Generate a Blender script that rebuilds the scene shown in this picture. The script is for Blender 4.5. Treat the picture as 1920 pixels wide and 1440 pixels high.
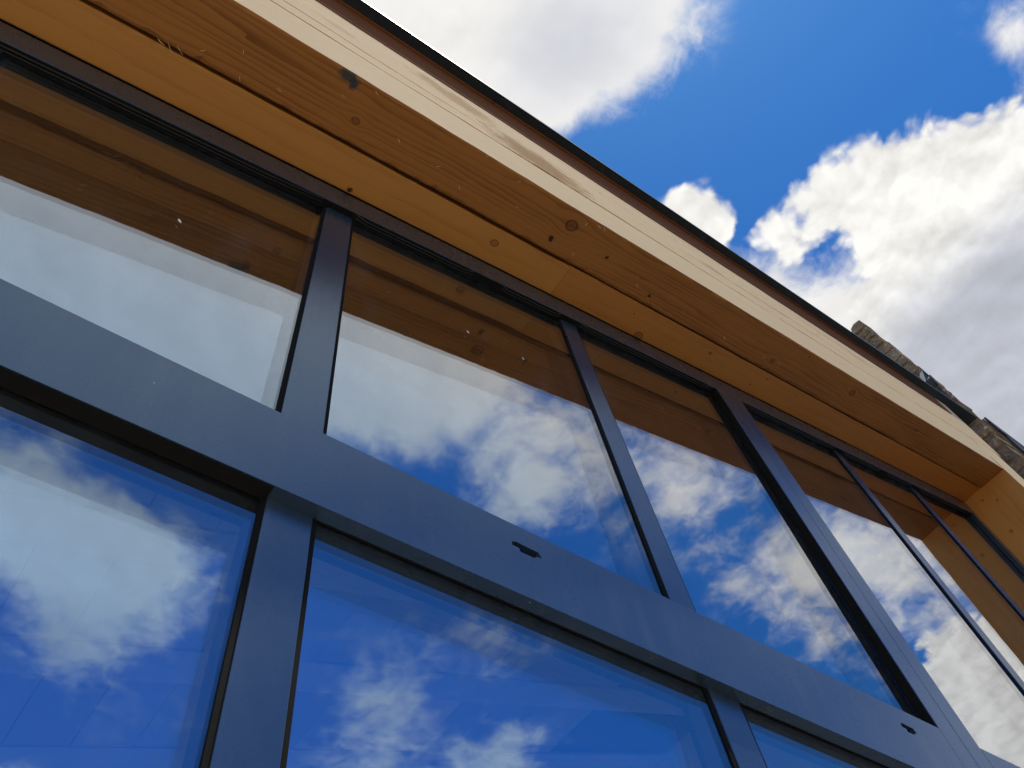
import bpy, bmesh, math, random
from mathutils import Vector, Matrix, Euler, noise as mnoise

for o in list(bpy.data.objects):
    bpy.data.objects.remove(o)
random.seed(11)
SC = bpy.context.scene
COL = SC.collection
R = math.radians

# ------------------------------------------------------------------ camera, exposure, sun, sky
cam_d = bpy.data.cameras.new('camera')
cam = bpy.data.objects.new('camera', cam_d)
COL.objects.link(cam)
cam_d.sensor_width = 36.0
cam_d.lens = 28.65
cam_d.clip_start = 0.02
cam_d.clip_end = 2000.0
right = Vector((0.80484017, -0.58082467, -0.12196313))
down = Vector((0.45178013, 0.73285272, -0.50874513))
fwd = Vector((0.38487273, 0.354358, 0.85223435))
cam.matrix_world = Matrix(((right.x, -down.x, -fwd.x, 0.0),
                           (right.y, -down.y, -fwd.y, -0.6),
                           (right.z, -down.z, -fwd.z, 1.5),
                           (0, 0, 0, 1)))
SC.camera = cam

SC.view_settings.view_transform = 'Standard'
SC.view_settings.look = 'None'
SC.view_settings.gamma = 1.0
SC.view_settings.use_curve_mapping = False
EXPOSURE = -0.25
SC.view_settings.exposure = EXPOSURE
SC.render.engine = 'CYCLES'
SC.cycles.max_bounces = 10
SC.cycles.diffuse_bounces = 4
SC.cycles.glossy_bounces = 6
SC.cycles.transparent_max_bounces = 24
SC.cycles.sample_clamp_indirect = 6.0
SC.cycles.use_denoising = True

SUN_DIR = Vector((0.08, -0.20, 1.0)).normalized()      # towards the sun
sun_d = bpy.data.lights.new('sun', 'SUN')
sun_d.energy = 5.0
sun_d.angle = R(0.9)
sun_d.color = (1.0, 0.93, 0.82)
sun = bpy.data.objects.new('sun', sun_d)
COL.objects.link(sun)
sun.rotation_euler = (-SUN_DIR).to_track_quat('-Z', 'Y').to_euler()
sun.location = (4, -4, 9)


class NG:
    """small helper that strings shader nodes together"""
    def __init__(self, tree):
        self.t = tree
        self.n = tree.nodes
        self.l = tree.links

    def new(self, kind, ins=None, **props):
        nd = self.n.new(kind)
        for k, v in props.items():
            setattr(nd, k, v)
        for k, v in (ins or {}).items():
            self.put(nd.inputs[k], v)
        return nd

    def put(self, sock, v):
        if isinstance(v, bpy.types.NodeSocket):
            self.l.new(v, sock)
        else:
            sock.default_value = v

    def m(self, op, a, b=0.0, c=0.0, clamp=False):
        nd = self.n.new('ShaderNodeMath')
        nd.operation = op
        nd.use_clamp = clamp
        self.put(nd.inputs[0], a)
        self.put(nd.inputs[1], b)
        self.put(nd.inputs[2], c)
        return nd.outputs[0]

    def vm(self, op, a, b=(0, 0, 0)):
        nd = self.n.new('ShaderNodeVectorMath')
        nd.operation = op
        self.put(nd.inputs[0], a)
        if op == 'SCALE':
            self.put(nd.inputs[3], b)
        else:
            self.put(nd.inputs[1], b)
        return nd.outputs['Value'] if op in ('DISTANCE', 'LENGTH', 'DOT_PRODUCT') else nd.outputs['Vector']

    def mr(self, v, a, b, c=0.0, d=1.0, smooth=True):
        nd = self.n.new('ShaderNodeMapRange')
        nd.interpolation_type = 'SMOOTHSTEP' if smooth else 'LINEAR'
        for i, x in enumerate((v, a, b, c, d)):
            self.put(nd.inputs[i], x)
        return nd.outputs[0]

    def noise(self, vec, scale, detail=4.0, rough=0.5, dist=0.0):
        nd = self.n.new('ShaderNodeTexNoise')
        self.put(nd.inputs['Vector'], vec)
        nd.inputs['Scale'].default_value = scale
        nd.inputs['Detail'].default_value = detail
        nd.inputs['Roughness'].default_value = rough
        nd.inputs['Distortion'].default_value = dist
        return nd

    def mix(self, f, a, b, mode='MIX'):
        nd = self.n.new('ShaderNodeMix')
        nd.data_type = 'RGBA'
        nd.blend_type = mode
        self.put(nd.inputs[0], f)
        self.put(nd.inputs[6], a)
        self.put(nd.inputs[7], b)
        return nd.outputs[2]

    def sep(self, v):
        nd = self.n.new('ShaderNodeSeparateXYZ')
        self.put(nd.inputs[0], v)
        return nd.outputs

    def comb(self, x, y, z):
        nd = self.n.new('ShaderNodeCombineXYZ')
        for i, a in enumerate((x, y, z)):
            self.put(nd.inputs[i], a)
        return nd.outputs[0]


# --- the sky: Nishita air with cumulus and thin cloud laid out on a far cloud layer
CUM = [(0.633, -0.03, 0.056, 1.0), (0.654, -0.079, 0.062, 1.0), (0.691, -0.133, 0.069, 1.0), (0.736, -0.189, 0.072,
    1.0), (0.796, -0.234, 0.08, 1.0), (0.723, -0.059, 0.084, 1.0), (0.795, -0.115, 0.116, 1.0), (0.875, -0.168, 0.118,
    1.0), (0.825, -0.022, 0.09, 1.0), (0.916, -0.061, 0.126, 1.0), (1.017, -0.105, 0.139, 1.0), (0.852, 0.031, 0.068,
    1.0), (0.609, 0.034, 0.039, 1.0), (0.655, 0.03, 0.042, 1.0), (0.5, 0.073, 0.042, 1.0), (0.537, 0.065, 0.035, 1.0),
    (0.483, 0.095, 0.035, 1.0), (0.548, 0.087, 0.043, 1.0), (0.872, 0.091, 0.088, 0.8), (0.999, 0.045, 0.138, 1.0), (1.15,
    0.009, 0.165, 1.0), (1.296, 0.067, 0.169, 1.0), (1.22, 0.026, 0.121, 1.0), (1.153, 0.054, 0.118, 1.0), (1.519, -0.441,
    0.092, 1.0), (1.617, -0.475, 0.11, 1.0), (1.773, -0.523, 0.148, 1.0), (1.963, -0.587, 0.176, 1.0), (1.748, -0.407,
    0.155, 1.0), (1.613, -0.391, 0.121, 1.0), (1.706, -0.501, 0.143, 1.0), (1.839, -0.528, 0.166, 1.0), (1.947, -0.636,
    0.178, 1.0), (1.882, -0.487, 0.182, 1.0), (2.059, -0.625, 0.217, 1.0)]
SOFT = [(0.041, 0.09, 0.084, 1.0), (0.097, 0.091, 0.099, 1.0), (0.147, 0.056, 0.105, 1.0), (0.197, 0.021, 0.095, 1.0),
    (0.173, 0.094, 0.079, 1.0), (0.222, 0.075, 0.059, 1.0), (0.235, -0.012, 0.083, 0.62), (0.284, -0.06, 0.072, 0.5),
    (0.327, -0.097, 0.048, 0.36), (0.297, -0.005, 0.053, 0.36), (0.335, -0.01, 0.038, 0.26), (0.245, 0.074, 0.038, 0.4),
    (-0.018, 0.081, 0.134, 1.0), (0.104, -0.006, 0.137, 1.0), (0.225, -0.092, 0.113, 1.0), (0.682, -0.328, 0.031, 0.55),
    (0.711, -0.318, 0.024, 0.45), (0.755, -0.287, 0.019, 0.4), (0.727, 0.09, 0.099, 0.6), (0.632, 0.083, 0.055, 0.45),
    (0.815, 0.106, 0.104, 0.8), (0.823, 0.08, 0.086, 0.7), (-0.281, -0.595, 0.183, 2.2), (-0.146, -0.546, 0.168, 2.2),
    (-0.011, -0.552, 0.168, 2.2), (0.112, -0.547, 0.149, 2.2), (0.15, -0.486, 0.088, 2.2), (0.265, -0.501, 0.118, 0.93),
    (0.357, -0.495, 0.099, 0.93), (0.399, -0.448, 0.091, 0.93), (0.205, -0.47, 0.105, 0.93), (0.286, -0.438, 0.093, 0.93),
    (0.52, -0.552, 0.073, 0.36), (0.54, -0.482, 0.08, 0.39), (0.613, -0.497, 0.084, 0.36), (0.594, -0.556, 0.076, 0.36),
    (0.568, -0.621, 0.067, 0.36), (0.527, -0.412, 0.06, 0.31), (0.717, -0.573, 0.07, 0.26), (0.676, -0.401, 0.083, 0.36),
    (0.746, -0.431, 0.087, 0.39), (0.828, -0.47, 0.091, 0.34), (0.635, -0.391, 0.072, 0.31), (1.056, -0.535, 0.103, 0.36),
    (1.062, -0.473, 0.089, 0.31), (1.186, -0.524, 0.096, 0.24), (0.845, -0.397, 0.079, 0.26), (1.049, -0.343, 0.116,
    0.36), (1.194, -0.371, 0.136, 0.34), (1.29, -0.482, 0.11, 0.26), (1.277, -0.339, 0.116, 0.42), (1.384, -0.323, 0.108,
    0.42), (1.14, -0.401, 0.101, 0.26), (-0.068, -0.955, 0.123, 0.68), (-0.008, -1.0, 0.112, 0.68), (0.041, -0.984, 0.114,
    0.75), (0.115, -1.029, 0.121, 0.75), (0.174, -1.009, 0.094, 0.68), (0.115, -1.134, 0.107, 0.6), (0.19, -0.949, 0.074,
    0.52), (0.118, -1.208, 0.07, 0.45), (0.182, -1.283, 0.063, 0.3), (0.134, -1.545, 0.057, 0.68), (0.658, -1.079, 0.071,
    0.75), (0.694, -1.205, 0.088, 0.62), (0.936, -1.106, 0.087, 0.72), (0.888, -1.166, 0.087, 0.6), (0.753, -0.833, 0.079,
    0.42), (0.672, -0.984, 0.127, 0.32), (0.768, -0.43, 0.194, 0.12), (1.31, -0.472, 0.308, 0.16), (1.476, -0.303, 0.309,
    0.35), (0.925, -0.402, 0.164, 0.12), (0.582, -0.539, 0.187, 0.06), (0.683, -1.091, 0.313, 0.16), (0.243, -1.345,
    0.278, 0.14)]
GREY = [(1.065, -0.051, 0.2, 1.0), (1.007, 0.051, 0.166, 0.8), (1.184, 0.011, 0.216, 1.0), (0.951, -0.152, 0.107,
    0.5), (0.259, -0.022, 0.096, 0.5), (0.223, 0.045, 0.073, 0.3), (0.703, -1.032, 0.238, 0.6), (0.115, -1.202, 0.12,
    0.7)]
SKY_STRENGTH = 0.11
world = bpy.data.worlds.new('World')
SC.world = world
world.use_nodes = True
wt = world.node_tree
for nd in list(wt.nodes):
    wt.nodes.remove(nd)
g = NG(wt)
sky = g.new('ShaderNodeTexSky', sky_type='NISHITA', sun_disc=False, altitude=60.0,
            air_density=1.0, dust_density=0.4, ozone_density=2.2)
sky.sun_elevation = math.asin(SUN_DIR.z)
sky.sun_rotation = math.atan2(SUN_DIR.x, SUN_DIR.y)
tc = g.new('ShaderNodeTexCoord')
D = tc.outputs['Generated']
dx, dy, dz = g.sep(D)
zc = g.m('MAXIMUM', dz, 0.07)
P = g.comb(g.m('DIVIDE', dx, zc), g.m('DIVIDE', dy, zc), 0.0)
w1 = g.noise(P, 7.0, 2.0, 0.5).outputs['Color']
w2 = g.noise(P, 22.0, 3.0, 0.6).outputs['Color']
PW = g.vm('ADD', P, g.vm('SCALE', g.vm('SUBTRACT', w1, (0.5, 0.5, 0.5)), 0.05))
PW = g.vm('ADD', PW, g.vm('SCALE', g.vm('SUBTRACT', w2, (0.5, 0.5, 0.5)), 0.020))
PW = g.vm('MULTIPLY', PW, (1, 1, 0))


def field(blobs, vec, spread):
    tot = None
    for (bx, by, br, bw) in blobs:
        d = g.vm('DISTANCE', vec, (bx, by, 0.0))
        c = g.mr(d, 0.0, br * spread, bw, 0.0)
        tot = c if tot is None else g.m('ADD', tot, c)
    return tot


far = g.mr(g.vm('LENGTH', P), 2.0, 3.2)
gen = g.noise(P, 1.1, 6.0, 0.55).outputs['Fac']
gen_d = g.m('MULTIPLY', far, g.mr(gen, 0.42, 0.62))
n1 = g.noise(PW, 15.0, 6.0, 0.58).outputs['Fac']


def billow(vec, scale):
    return g.new('ShaderNodeTexVoronoi', {'Vector': vec, 'Scale': scale, 'Smoothness': 0.45}, feature='SMOOTH_F1', voronoi_dimensions='2D').outputs['Distance']


bl = g.m('ADD', g.m('MULTIPLY', g.m('SUBTRACT', 0.42, billow(PW, 24.0)), 0.62), g.m('MULTIPLY', g.m('SUBTRACT', 0.42, billow(PW, 62.0)), 0.34))
lo_a = g.noise(PW, 11.0, 4.0, 0.5).outputs['Fac']
lo_b = g.noise(g.vm('ADD', PW, (-0.016, -0.012, 0.0)), 11.0, 4.0, 0.5).outputs['Fac']
n2 = g.noise(P, 6.5, 7.0, 0.58, 0.35).outputs['Fac']
n2b = g.noise(PW, 19.0, 7.0, 0.6, 0.3).outputs['Fac']
n3 = g.noise(P, 5.0, 3.0, 0.5).outputs['Fac']
cum_f = field(CUM, PW, 1.2)
cum = g.m('MINIMUM', cum_f, 2.6)
cum = g.m('ADD', cum, g.m('ADD', bl, g.m('MULTIPLY', g.m('SUBTRACT', n1, 0.5), 1.35)))
a_cum = g.m('MULTIPLY', g.mr(cum, 0.24, 0.86), g.mr(cum_f, 0.06, 0.42))
soft_f = g.m('MULTIPLY', field(SOFT, P, 1.85), 0.86)
soft = g.m('MINIMUM', soft_f, 2.1)
soft = g.m('ADD', soft, g.m('MULTIPLY', g.m('SUBTRACT', n2, 0.5), 2.0))
soft = g.m('ADD', soft, g.m('MULTIPLY', g.m('SUBTRACT', n2b, 0.5), 1.6))
a_soft = g.m('MULTIPLY', g.m('MULTIPLY', g.mr(soft, 0.12, 1.40), g.mr(soft_f, 0.0, 0.45)), 0.97)
a_gen = g.m('MULTIPLY', gen_d, g.mr(dz, 0.09, 0.24, 0.0, 0.9))
alpha = g.m('SUBTRACT', 1.0, g.m('MULTIPLY', g.m('SUBTRACT', 1.0, a_cum), g.m('SUBTRACT', 1.0, g.m('MAXIMUM', a_soft, a_gen))))
grey = g.m('MINIMUM', field(GREY, P, 1.4), 1.0)
relief = g.m('MULTIPLY', g.m('SUBTRACT', lo_a, lo_b), 1.0)
relief = g.m('MULTIPLY', g.m('MULTIPLY', relief, g.mr(a_cum, 0.0, 1.0, 0.3, 1.0)), g.m('SUBTRACT', 1.0, g.m('MULTIPLY', grey, 0.7)))
lum = g.m('ADD', 0.93, g.m('ADD', relief, g.m('MULTIPLY', g.m('MULTIPLY', bl, a_cum), g.m('MULTIPLY', g.m('SUBTRACT', 1.0, grey), 0.16))))
lum = g.m('SUBTRACT', lum, g.m('MULTIPLY', grey, 0.37))
lum = g.m('ADD', lum, g.m('MULTIPLY', g.m('SUBTRACT', n3, 0.5), 0.14))
lum = g.m('MINIMUM', g.m('MAXIMUM', lum, 0.3), 1.02)
tint = g.mix(grey, (1.0, 0.98, 0.94, 1), (0.93, 0.965, 1.08, 1))
cl = g.vm('SCALE', tint, g.m('MULTIPLY', lum, 1.0 / (2.0 ** EXPOSURE * SKY_STRENGTH)))
hs = g.new('ShaderNodeHueSaturation', {'Hue': 0.5, 'Saturation': 1.25, 'Value': 1.0, 'Color': sky.outputs[0]})
blue = g.mix(1.0, hs.outputs[0], (0.45, 1.05, 1.50, 1), 'MULTIPLY')
col = g.mix(alpha, blue, cl)
bg = g.new('ShaderNodeBackground', {'Color': col, 'Strength': SKY_STRENGTH})
wo = g.new('ShaderNodeOutputWorld')
g.l.new(bg.outputs[0], wo.inputs['Surface'])
world.cycles.sampling_method = 'MANUAL'
world.cycles.sample_map_resolution = 1024

# ------------------------------------------------------------------ frames of reference
U = 0.6                       # every measurement below is in units of 0.6 m
TH = 0.290567763              # pitch of the rake (16.65 degrees), rising to the right
CT, ST = math.cos(TH), math.sin(TH)


def W(x, d, z):
    """x along the glazing, d outwards-to-inwards (1 = face of the frame), z up from 1.5 m"""
    return Vector((x * U, (d - 1.0) * U, 1.5 + z * U))


def RK(u, d, n):
    """u along the rake, n square to it"""
    return W(CT * u - ST * n, d, ST * u + CT * n)


def u_at(x, n):
    return (x + ST * n) / CT


def z_at(x, n):
    return (n + ST * x) / CT


# ------------------------------------------------------------------ materials
def material(name):
    m = bpy.data.materials.new(name)
    m.use_nodes = True
    t = m.node_tree
    for nd in list(t.nodes):
        t.nodes.remove(nd)
    g = NG(t)
    out = g.new('ShaderNodeOutputMaterial')
    return m, g, out


def bump(g, h, strength, dist):
    return g.new('ShaderNodeBump', {'Height': h, 'Strength': strength, 'Distance': dist}).outputs[0]


def wood(name, light, dark, line_scale, line_amt, knots=(), stains=(), holes=(), rough=0.62, saw=0.0,
         blotch=0.25, bump_s=0.35, fuzz=0.0, spec=0.28, along=(1, 0, 0), face='xy'):
    """planed or sawn softwood; grain runs along local x; knots are (along, across, radius) in metres"""
    m, g, out = material(name)
    v = g.new('ShaderNodeTexCoord').outputs['Object']
    x, y, z = g.sep(v)
    a, b = (x, y) if face == 'xy' else (x, z)
    other = z if face == 'xy' else y
    ringmask = None
    dark_k = None
    for (kx, ky, kr) in knots:
        ex = g.m('MULTIPLY', g.m('SUBTRACT', a, kx), 0.75)
        ey = g.m('SUBTRACT', b, ky)
        dist = g.m('SQRT', g.m('ADD', g.m('MULTIPLY', ex, ex), g.m('MULTIPLY', ey, ey)))
        w = g.mr(dist, 0.0, kr * 5.0, 0.85, 0.0)
        b = g.m('SUBTRACT', b, g.m('MULTIPLY', ey, w))
        edge = g.m('MULTIPLY', g.mr(dist, kr * 0.55, kr * 0.85), g.mr(dist, kr * 0.85, kr * 1.25, 1.0, 0.0))
        core = g.mr(dist, kr * 0.2, kr * 1.1, 0.45, 0.0)
        k = g.m('MAXIMUM', g.m('MULTIPLY', edge, 0.8), core)
        dark_k = k if dark_k is None else g.m('MAXIMUM', dark_k, k)
    warp = g.noise(g.comb(g.m('MULTIPLY', a, 0.9), g.m('MULTIPLY', b, 5.0), g.m('MULTIPLY', other, 5.0)), 1.0, 3.0, 0.5)
    bw = g.m('ADD', b, g.m('MULTIPLY', g.m('SUBTRACT', warp.outputs['Fac'], 0.5), 0.075))
    wv2 = g.noise(g.comb(g.m('MULTIPLY', a, 0.5), g.m('MULTIPLY', b, 22.0), g.m('MULTIPLY', other, 22.0)), 1.0, 2.0, 0.5).outputs['Fac']
    bw = g.m('ADD', bw, g.m('MULTIPLY', g.m('SUBTRACT', wv2, 0.5), 0.055))
    # growth rings: soft early wood, thin darker late wood
    ph = g.m('MULTIPLY', g.m('ADD', bw, g.m('MULTIPLY', other, 0.6)), line_scale)
    jig = g.noise(g.comb(g.m('MULTIPLY', a, 4.0), g.m('MULTIPLY', bw, 60.0), 0.0), 1.0, 3.0, 0.6).outputs['Fac']
    saws = g.m('FRACT', g.m('ADD', ph, g.m('MULTIPLY', jig, 0.9)))
    ring = g.m('POWER', saws, 2.6)
    fine = g.noise(g.comb(g.m('MULTIPLY', a, 7.0), g.m('MULTIPLY', bw, 330.0), g.m('MULTIPLY', other, 330.0)), 1.0, 4.0, 0.6).outputs['Fac']
    big = g.noise(g.comb(g.m('MULTIPLY', a, 2.2), g.m('MULTIPLY', bw, 13.0), g.m('MULTIPLY', other, 13.0)), 1.0, 3.0, 0.55).outputs['Fac']
    ringc = g.m('MULTIPLY', ring, g.mr(big, 0.3, 0.7, 0.35, 1.0))
    f = g.m('ADD', g.m('MULTIPLY', ringc, line_amt), g.m('MULTIPLY', g.m('SUBTRACT', fine, 0.45), 0.55))
    f = g.m('ADD', f, g.m('MULTIPLY', g.m('SUBTRACT', big, 0.5), blotch * 2.4), 0.0)
    f = g.m('MINIMUM', g.m('MAXIMUM', f, 0.0), 1.0)
    oi = g.new('ShaderNodeObjectInfo').outputs['Random']
    c = g.mix(f, (*light, 1), (*dark, 1))
    hsv = g.new('ShaderNodeHueSaturation', {'Hue': 0.5, 'Saturation': 1.0, 'Value': g.mr(oi, 0, 1, 0.93, 1.05, False), 'Color': c})
    c = hsv.outputs[0]
    if dark_k is not None:
        c = g.mix(dark_k, c, (dark[0] * 0.28, dark[1] * 0.2, dark[2] * 0.18, 1))
    for (sx, sy, rx, ry, colr, amt) in stains:
        ex = g.m('DIVIDE', g.m('SUBTRACT', x, sx), rx)
        yy = y if face == 'xy' else z
        ey = g.m('DIVIDE', g.m('SUBTRACT', yy, sy), ry)
        dd = g.m('SQRT', g.m('ADD', g.m('MULTIPLY', ex, ex), g.m('MULTIPLY', ey, ey)))
        nn = g.noise(g.vm('MULTIPLY', v, (14.0, 75.0, 75.0) if rx > .05 else (70.0, 70.0, 70.0)), 1.0, 5.0, 0.7).outputs['Fac']
        dd = g.m('ADD', dd, g.m('MULTIPLY', g.m('SUBTRACT', nn, 0.5), 2.6 if rx > .05 else 1.5))
        c = g.mix(g.mr(dd, 0.45, 1.0, amt, 0.0), c, (*colr, 1))
    for (hx, hy, hr) in holes:
        yy = y if face == 'xy' else z
        ex = g.m('SUBTRACT', x, hx)
        ey = g.m('SUBTRACT', yy, hy)
        dd = g.m('SQRT', g.m('ADD', g.m('MULTIPLY', ex, ex), g.m('MULTIPLY', ey, ey)))
        dd = g.m('ADD', dd, g.m('MULTIPLY', g.m('SUBTRACT', g.noise(v, 160.0, 2.0).outputs['Fac'], 0.5), hr * 1.2))
        c = g.mix(g.mr(dd, hr * 0.55, hr * 1.0, 0.92, 0.0), c, (dark[0] * 0.06, dark[1] * 0.05, dark[2] * 0.05, 1))
    h = g.m('ADD', g.m('MULTIPLY', fine, 0.6), g.m('MULTIPLY', ring, 0.5))
    if saw:
        sw = g.new('ShaderNodeTexWave', {'Vector': g.comb(g.m('ADD', x, g.m('MULTIPLY', y, 0.25)), 0.0, 0.0), 'Scale': saw,
                                         'Distortion': 1.5, 'Detail': 2.0}).outputs['Fac']
        h = g.m('ADD', h, g.m('MULTIPLY', sw, 0.5))
    if fuzz:
        fz = g.noise(g.comb(g.m('MULTIPLY', x, 60.0), g.m('MULTIPLY', y, 260.0), g.m('MULTIPLY', z, 260.0)), 1.0, 6.0, 0.75).outputs['Fac']
        h = g.m('ADD', h, g.m('MULTIPLY', fz, fuzz))
    nrm = bump(g, h, bump_s, 0.0012)
    bs = g.new('ShaderNodeBsdfPrincipled', {'Base Color': c, 'Roughness': rough, 'Normal': nrm, 'Specular IOR Level': spec})
    g.l.new(bs.outputs[0], out.inputs['Surface'])
    return m


def powder_coat(name, base, rough=0.34, specks=0.0, spec=0.5):
    m, g, out = material(name)
    v = g.new('ShaderNodeTexCoord').outputs['Object']
    cloud = g.noise(v, 9.0, 4.0, 0.6).outputs['Fac']
    c = g.mix(g.mr(cloud, 0.25, 0.75), (base[0] * 0.85, base[1] * 0.86, base[2] * 0.88, 1), (base[0] * 1.18, base[1] * 1.16, base[2] * 1.12, 1))
    # a little site dust: sparse pale grains
    vo = g.new('ShaderNodeTexVoronoi', {'Vector': v, 'Scale': 75.0}, feature='F1')
    rnd = g.sep(vo.outputs['Color'])[0]
    grain = g.m('MULTIPLY', g.mr(vo.outputs['Distance'], 0.05, 0.12, 1.0, 0.0), g.m('GREATER_THAN', rnd, 1.0 - specks))
    patch = g.mr(g.noise(v, 5.0, 2.0, 0.6).outputs['Fac'], 0.45, 0.62)
    c = g.mix(g.m('MULTIPLY', grain, patch), c, (0.55, 0.52, 0.48, 1))
    runs = g.noise(g.vm('MULTIPLY', v, (26.0, 26.0, 1.6)), 1.0, 5.0, 0.65).outputs['Fac']
    mott = g.noise(v, 3.2, 6.0, 0.7).outputs['Fac']
    c = g.mix(g.m('MULTIPLY', g.mr(runs, 0.45, 0.75), g.mr(mott, 0.35, 0.75, 0.0, 0.34)), c, (0.14, 0.135, 0.125, 1))
    film = g.mr(g.noise(g.vm('MULTIPLY', v, (2.0, 2.0, 0.8)), 6.0, 6.0, 0.65).outputs['Fac'], 0.35, 0.8, rough * 0.95, rough * 1.1)
    peel = g.noise(v, 900.0, 2.0, 0.5).outputs['Fac']
    nrm = bump(g, peel, 0.05, 0.0004)
    bs = g.new('ShaderNodeBsdfPrincipled', {'Base Color': c, 'Roughness': film, 'Normal': nrm, 'Specular IOR Level': spec, 'Specular Tint': (.42, .70, 1.0, 1), 'IOR': 1.7})
    g.l.new(bs.outputs[0], out.inputs['Surface'])
    return m


def plain(name, base, rough=0.6, var=0.12, scale=12.0, bump_s=0.15, bump_d=0.001, obj_var=0.0, spec=0.4):
    m, g, out = material(name)
    v = g.new('ShaderNodeTexCoord').outputs['Object']
    nf = g.noise(v, scale, 6.0, 0.6).outputs['Fac']
    lo = tuple(k * (1 - var) for k in base)
    hi = tuple(min(1, k * (1 + var)) for k in base)
    c = g.mix(g.mr(nf, 0.3, 0.7), (*lo, 1), (*hi, 1))
    if obj_var:
        oi = g.new('ShaderNodeObjectInfo').outputs['Random']
        c = g.new('ShaderNodeHueSaturation', {'Hue': 0.5, 'Saturation': 1.0, 'Value': g.mr(oi, 0, 1, 1 - obj_var, 1 + obj_var, False), 'Color': c}).outputs[0]
    nrm = bump(g, g.noise(v, scale * 8, 4.0, 0.6).outputs['Fac'], bump_s, bump_d)
    bs = g.new('ShaderNodeBsdfPrincipled', {'Base Color': c, 'Roughness': rough, 'Normal': nrm, 'Specular IOR Level': spec})
    g.l.new(bs.outputs[0], out.inputs['Surface'])
    return m


def glazing(name, f0, tint):
    """coated float glass: every face reflects by Schlick's law, the rest passes straight through"""
    m, g, out = material(name)
    ge = g.new('ShaderNodeNewGeometry')
    c = g.m('ABSOLUTE', g.vm('DOT_PRODUCT', ge.outputs['Incoming'], ge.outputs['Normal']))
    k = g.m('POWER', g.m('SUBTRACT', 1.0, c, clamp=True), 5.0)
    fr = g.m('ADD', f0, g.m('MULTIPLY', k, 1.0 - f0))
    v = g.new('ShaderNodeTexCoord').outputs['Object']
    # faint dried spots and dust on the outside
    vo = g.new('ShaderNodeTexVoronoi', {'Vector': v, 'Scale': 34.0}, feature='F1')
    rnd = g.sep(vo.outputs['Color'])[0]
    spot = g.m('MULTIPLY', g.mr(vo.outputs['Distance'], 0.02, 0.05, 0.8, 0.0), g.m('GREATER_THAN', rnd, 0.955))
    tr = g.new('ShaderNodeBsdfTransparent', {'Color': (*tint, 1)})
    # the coating reflects blue face-on and white at a glancing angle
    gc = g.mix(g.m('MINIMUM', g.m('MULTIPLY', k, 9.0), 1.0), (0.55, 0.76, 1.0, 1), (0.97, 0.98, 1.0, 1))
    gl = g.new('ShaderNodeBsdfGlossy', {'Color': gc, 'Roughness': 0.0})
    mx = g.new('ShaderNodeMixShader', {0: fr, 1: tr.outputs[0], 2: gl.outputs[0]})
    df = g.new('ShaderNodeBsdfDiffuse', {'Color': (0.5, 0.52, 0.55, 1)})
    film = g.mr(g.noise(g.vm('MULTIPLY', v, (3.0, 1.0, 1.0)), 3.0, 7.0, 0.7).outputs['Fac'], 0.5, 0.8, 0.0, 0.035)
    mx2 = g.new('ShaderNodeMixShader', {0: g.m('ADD', film, g.m('MULTIPLY', spot, 0.4)), 1: mx.outputs[0], 2: df.outputs[0]})
    g.l.new(mx2.outputs[0], out.inputs['Surface'])
    return m


def stone_mat(name):
    m, g, out = material(name)
    tc_ = g.new('ShaderNodeTexCoord')
    v = tc_.outputs['Object']
    oi = g.new('ShaderNodeObjectInfo').outputs['Random']
    vv = g.vm('ADD', v, g.comb(g.m('MULTIPLY', oi, 31.0), g.m('MULTIPLY', oi, 17.0), 0.0))
    a = g.noise(vv, 9.0, 8.0, 0.68).outputs['Fac']
    b = g.noise(vv, 38.0, 6.0, 0.7).outputs['Fac']
    base = g.mix(g.mr(oi, 0.0, 1.0), (0.38, 0.235, 0.125, 1), (0.45, 0.32, 0.20, 1))
    c = g.mix(g.mr(a, 0.32, 0.66), base, (0.20, 0.13, 0.08, 1))
    c = g.mix(g.mr(b, 0.54, 0.66, 0.0, 0.75), c, (0.52, 0.46, 0.37, 1))
    lich = g.noise(vv, 15.0, 5.0, 0.65, 0.6).outputs['Fac']
    c = g.mix(g.mr(lich, 0.63, 0.70, 0.0, 0.8), c, (0.55, 0.27, 0.06, 1))
    white = g.noise(g.vm('ADD', vv, (5.0, 2.0, 9.0)), 24.0, 5.0, 0.7, 0.5).outputs['Fac']
    c = g.mix(g.mr(white, 0.62, 0.67, 0.0, 0.8), c, (0.70, 0.66, 0.60, 1))
    moss = g.noise(g.vm('ADD', vv, (1.0, 8.0, 3.0)), 7.0, 5.0, 0.7).outputs['Fac']
    c = g.mix(g.mr(moss, 0.56, 0.68, 0.0, 0.6), c, (0.19, 0.18, 0.08, 1))
    h = g.m('ADD', g.m('MULTIPLY', a, 1.0), g.m('MULTIPLY', b, 0.7))
    nrm = bump(g, h, 0.9, 0.02)
    bs = g.new('ShaderNodeBsdfPrincipled', {'Base Color': c, 'Roughness': 0.95, 'Normal': nrm, 'Specular IOR Level': 0.15})
    g.l.new(bs.outputs[0], out.inputs['Surface'])
    return m


SOFFIT_N = 3.062


def loc_s(u, d, u0, d0):
    """soffit point -> metres in the local frame of a board that starts at u0, d0"""
    return (u - u0) * U, (d - d0) * U


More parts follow.
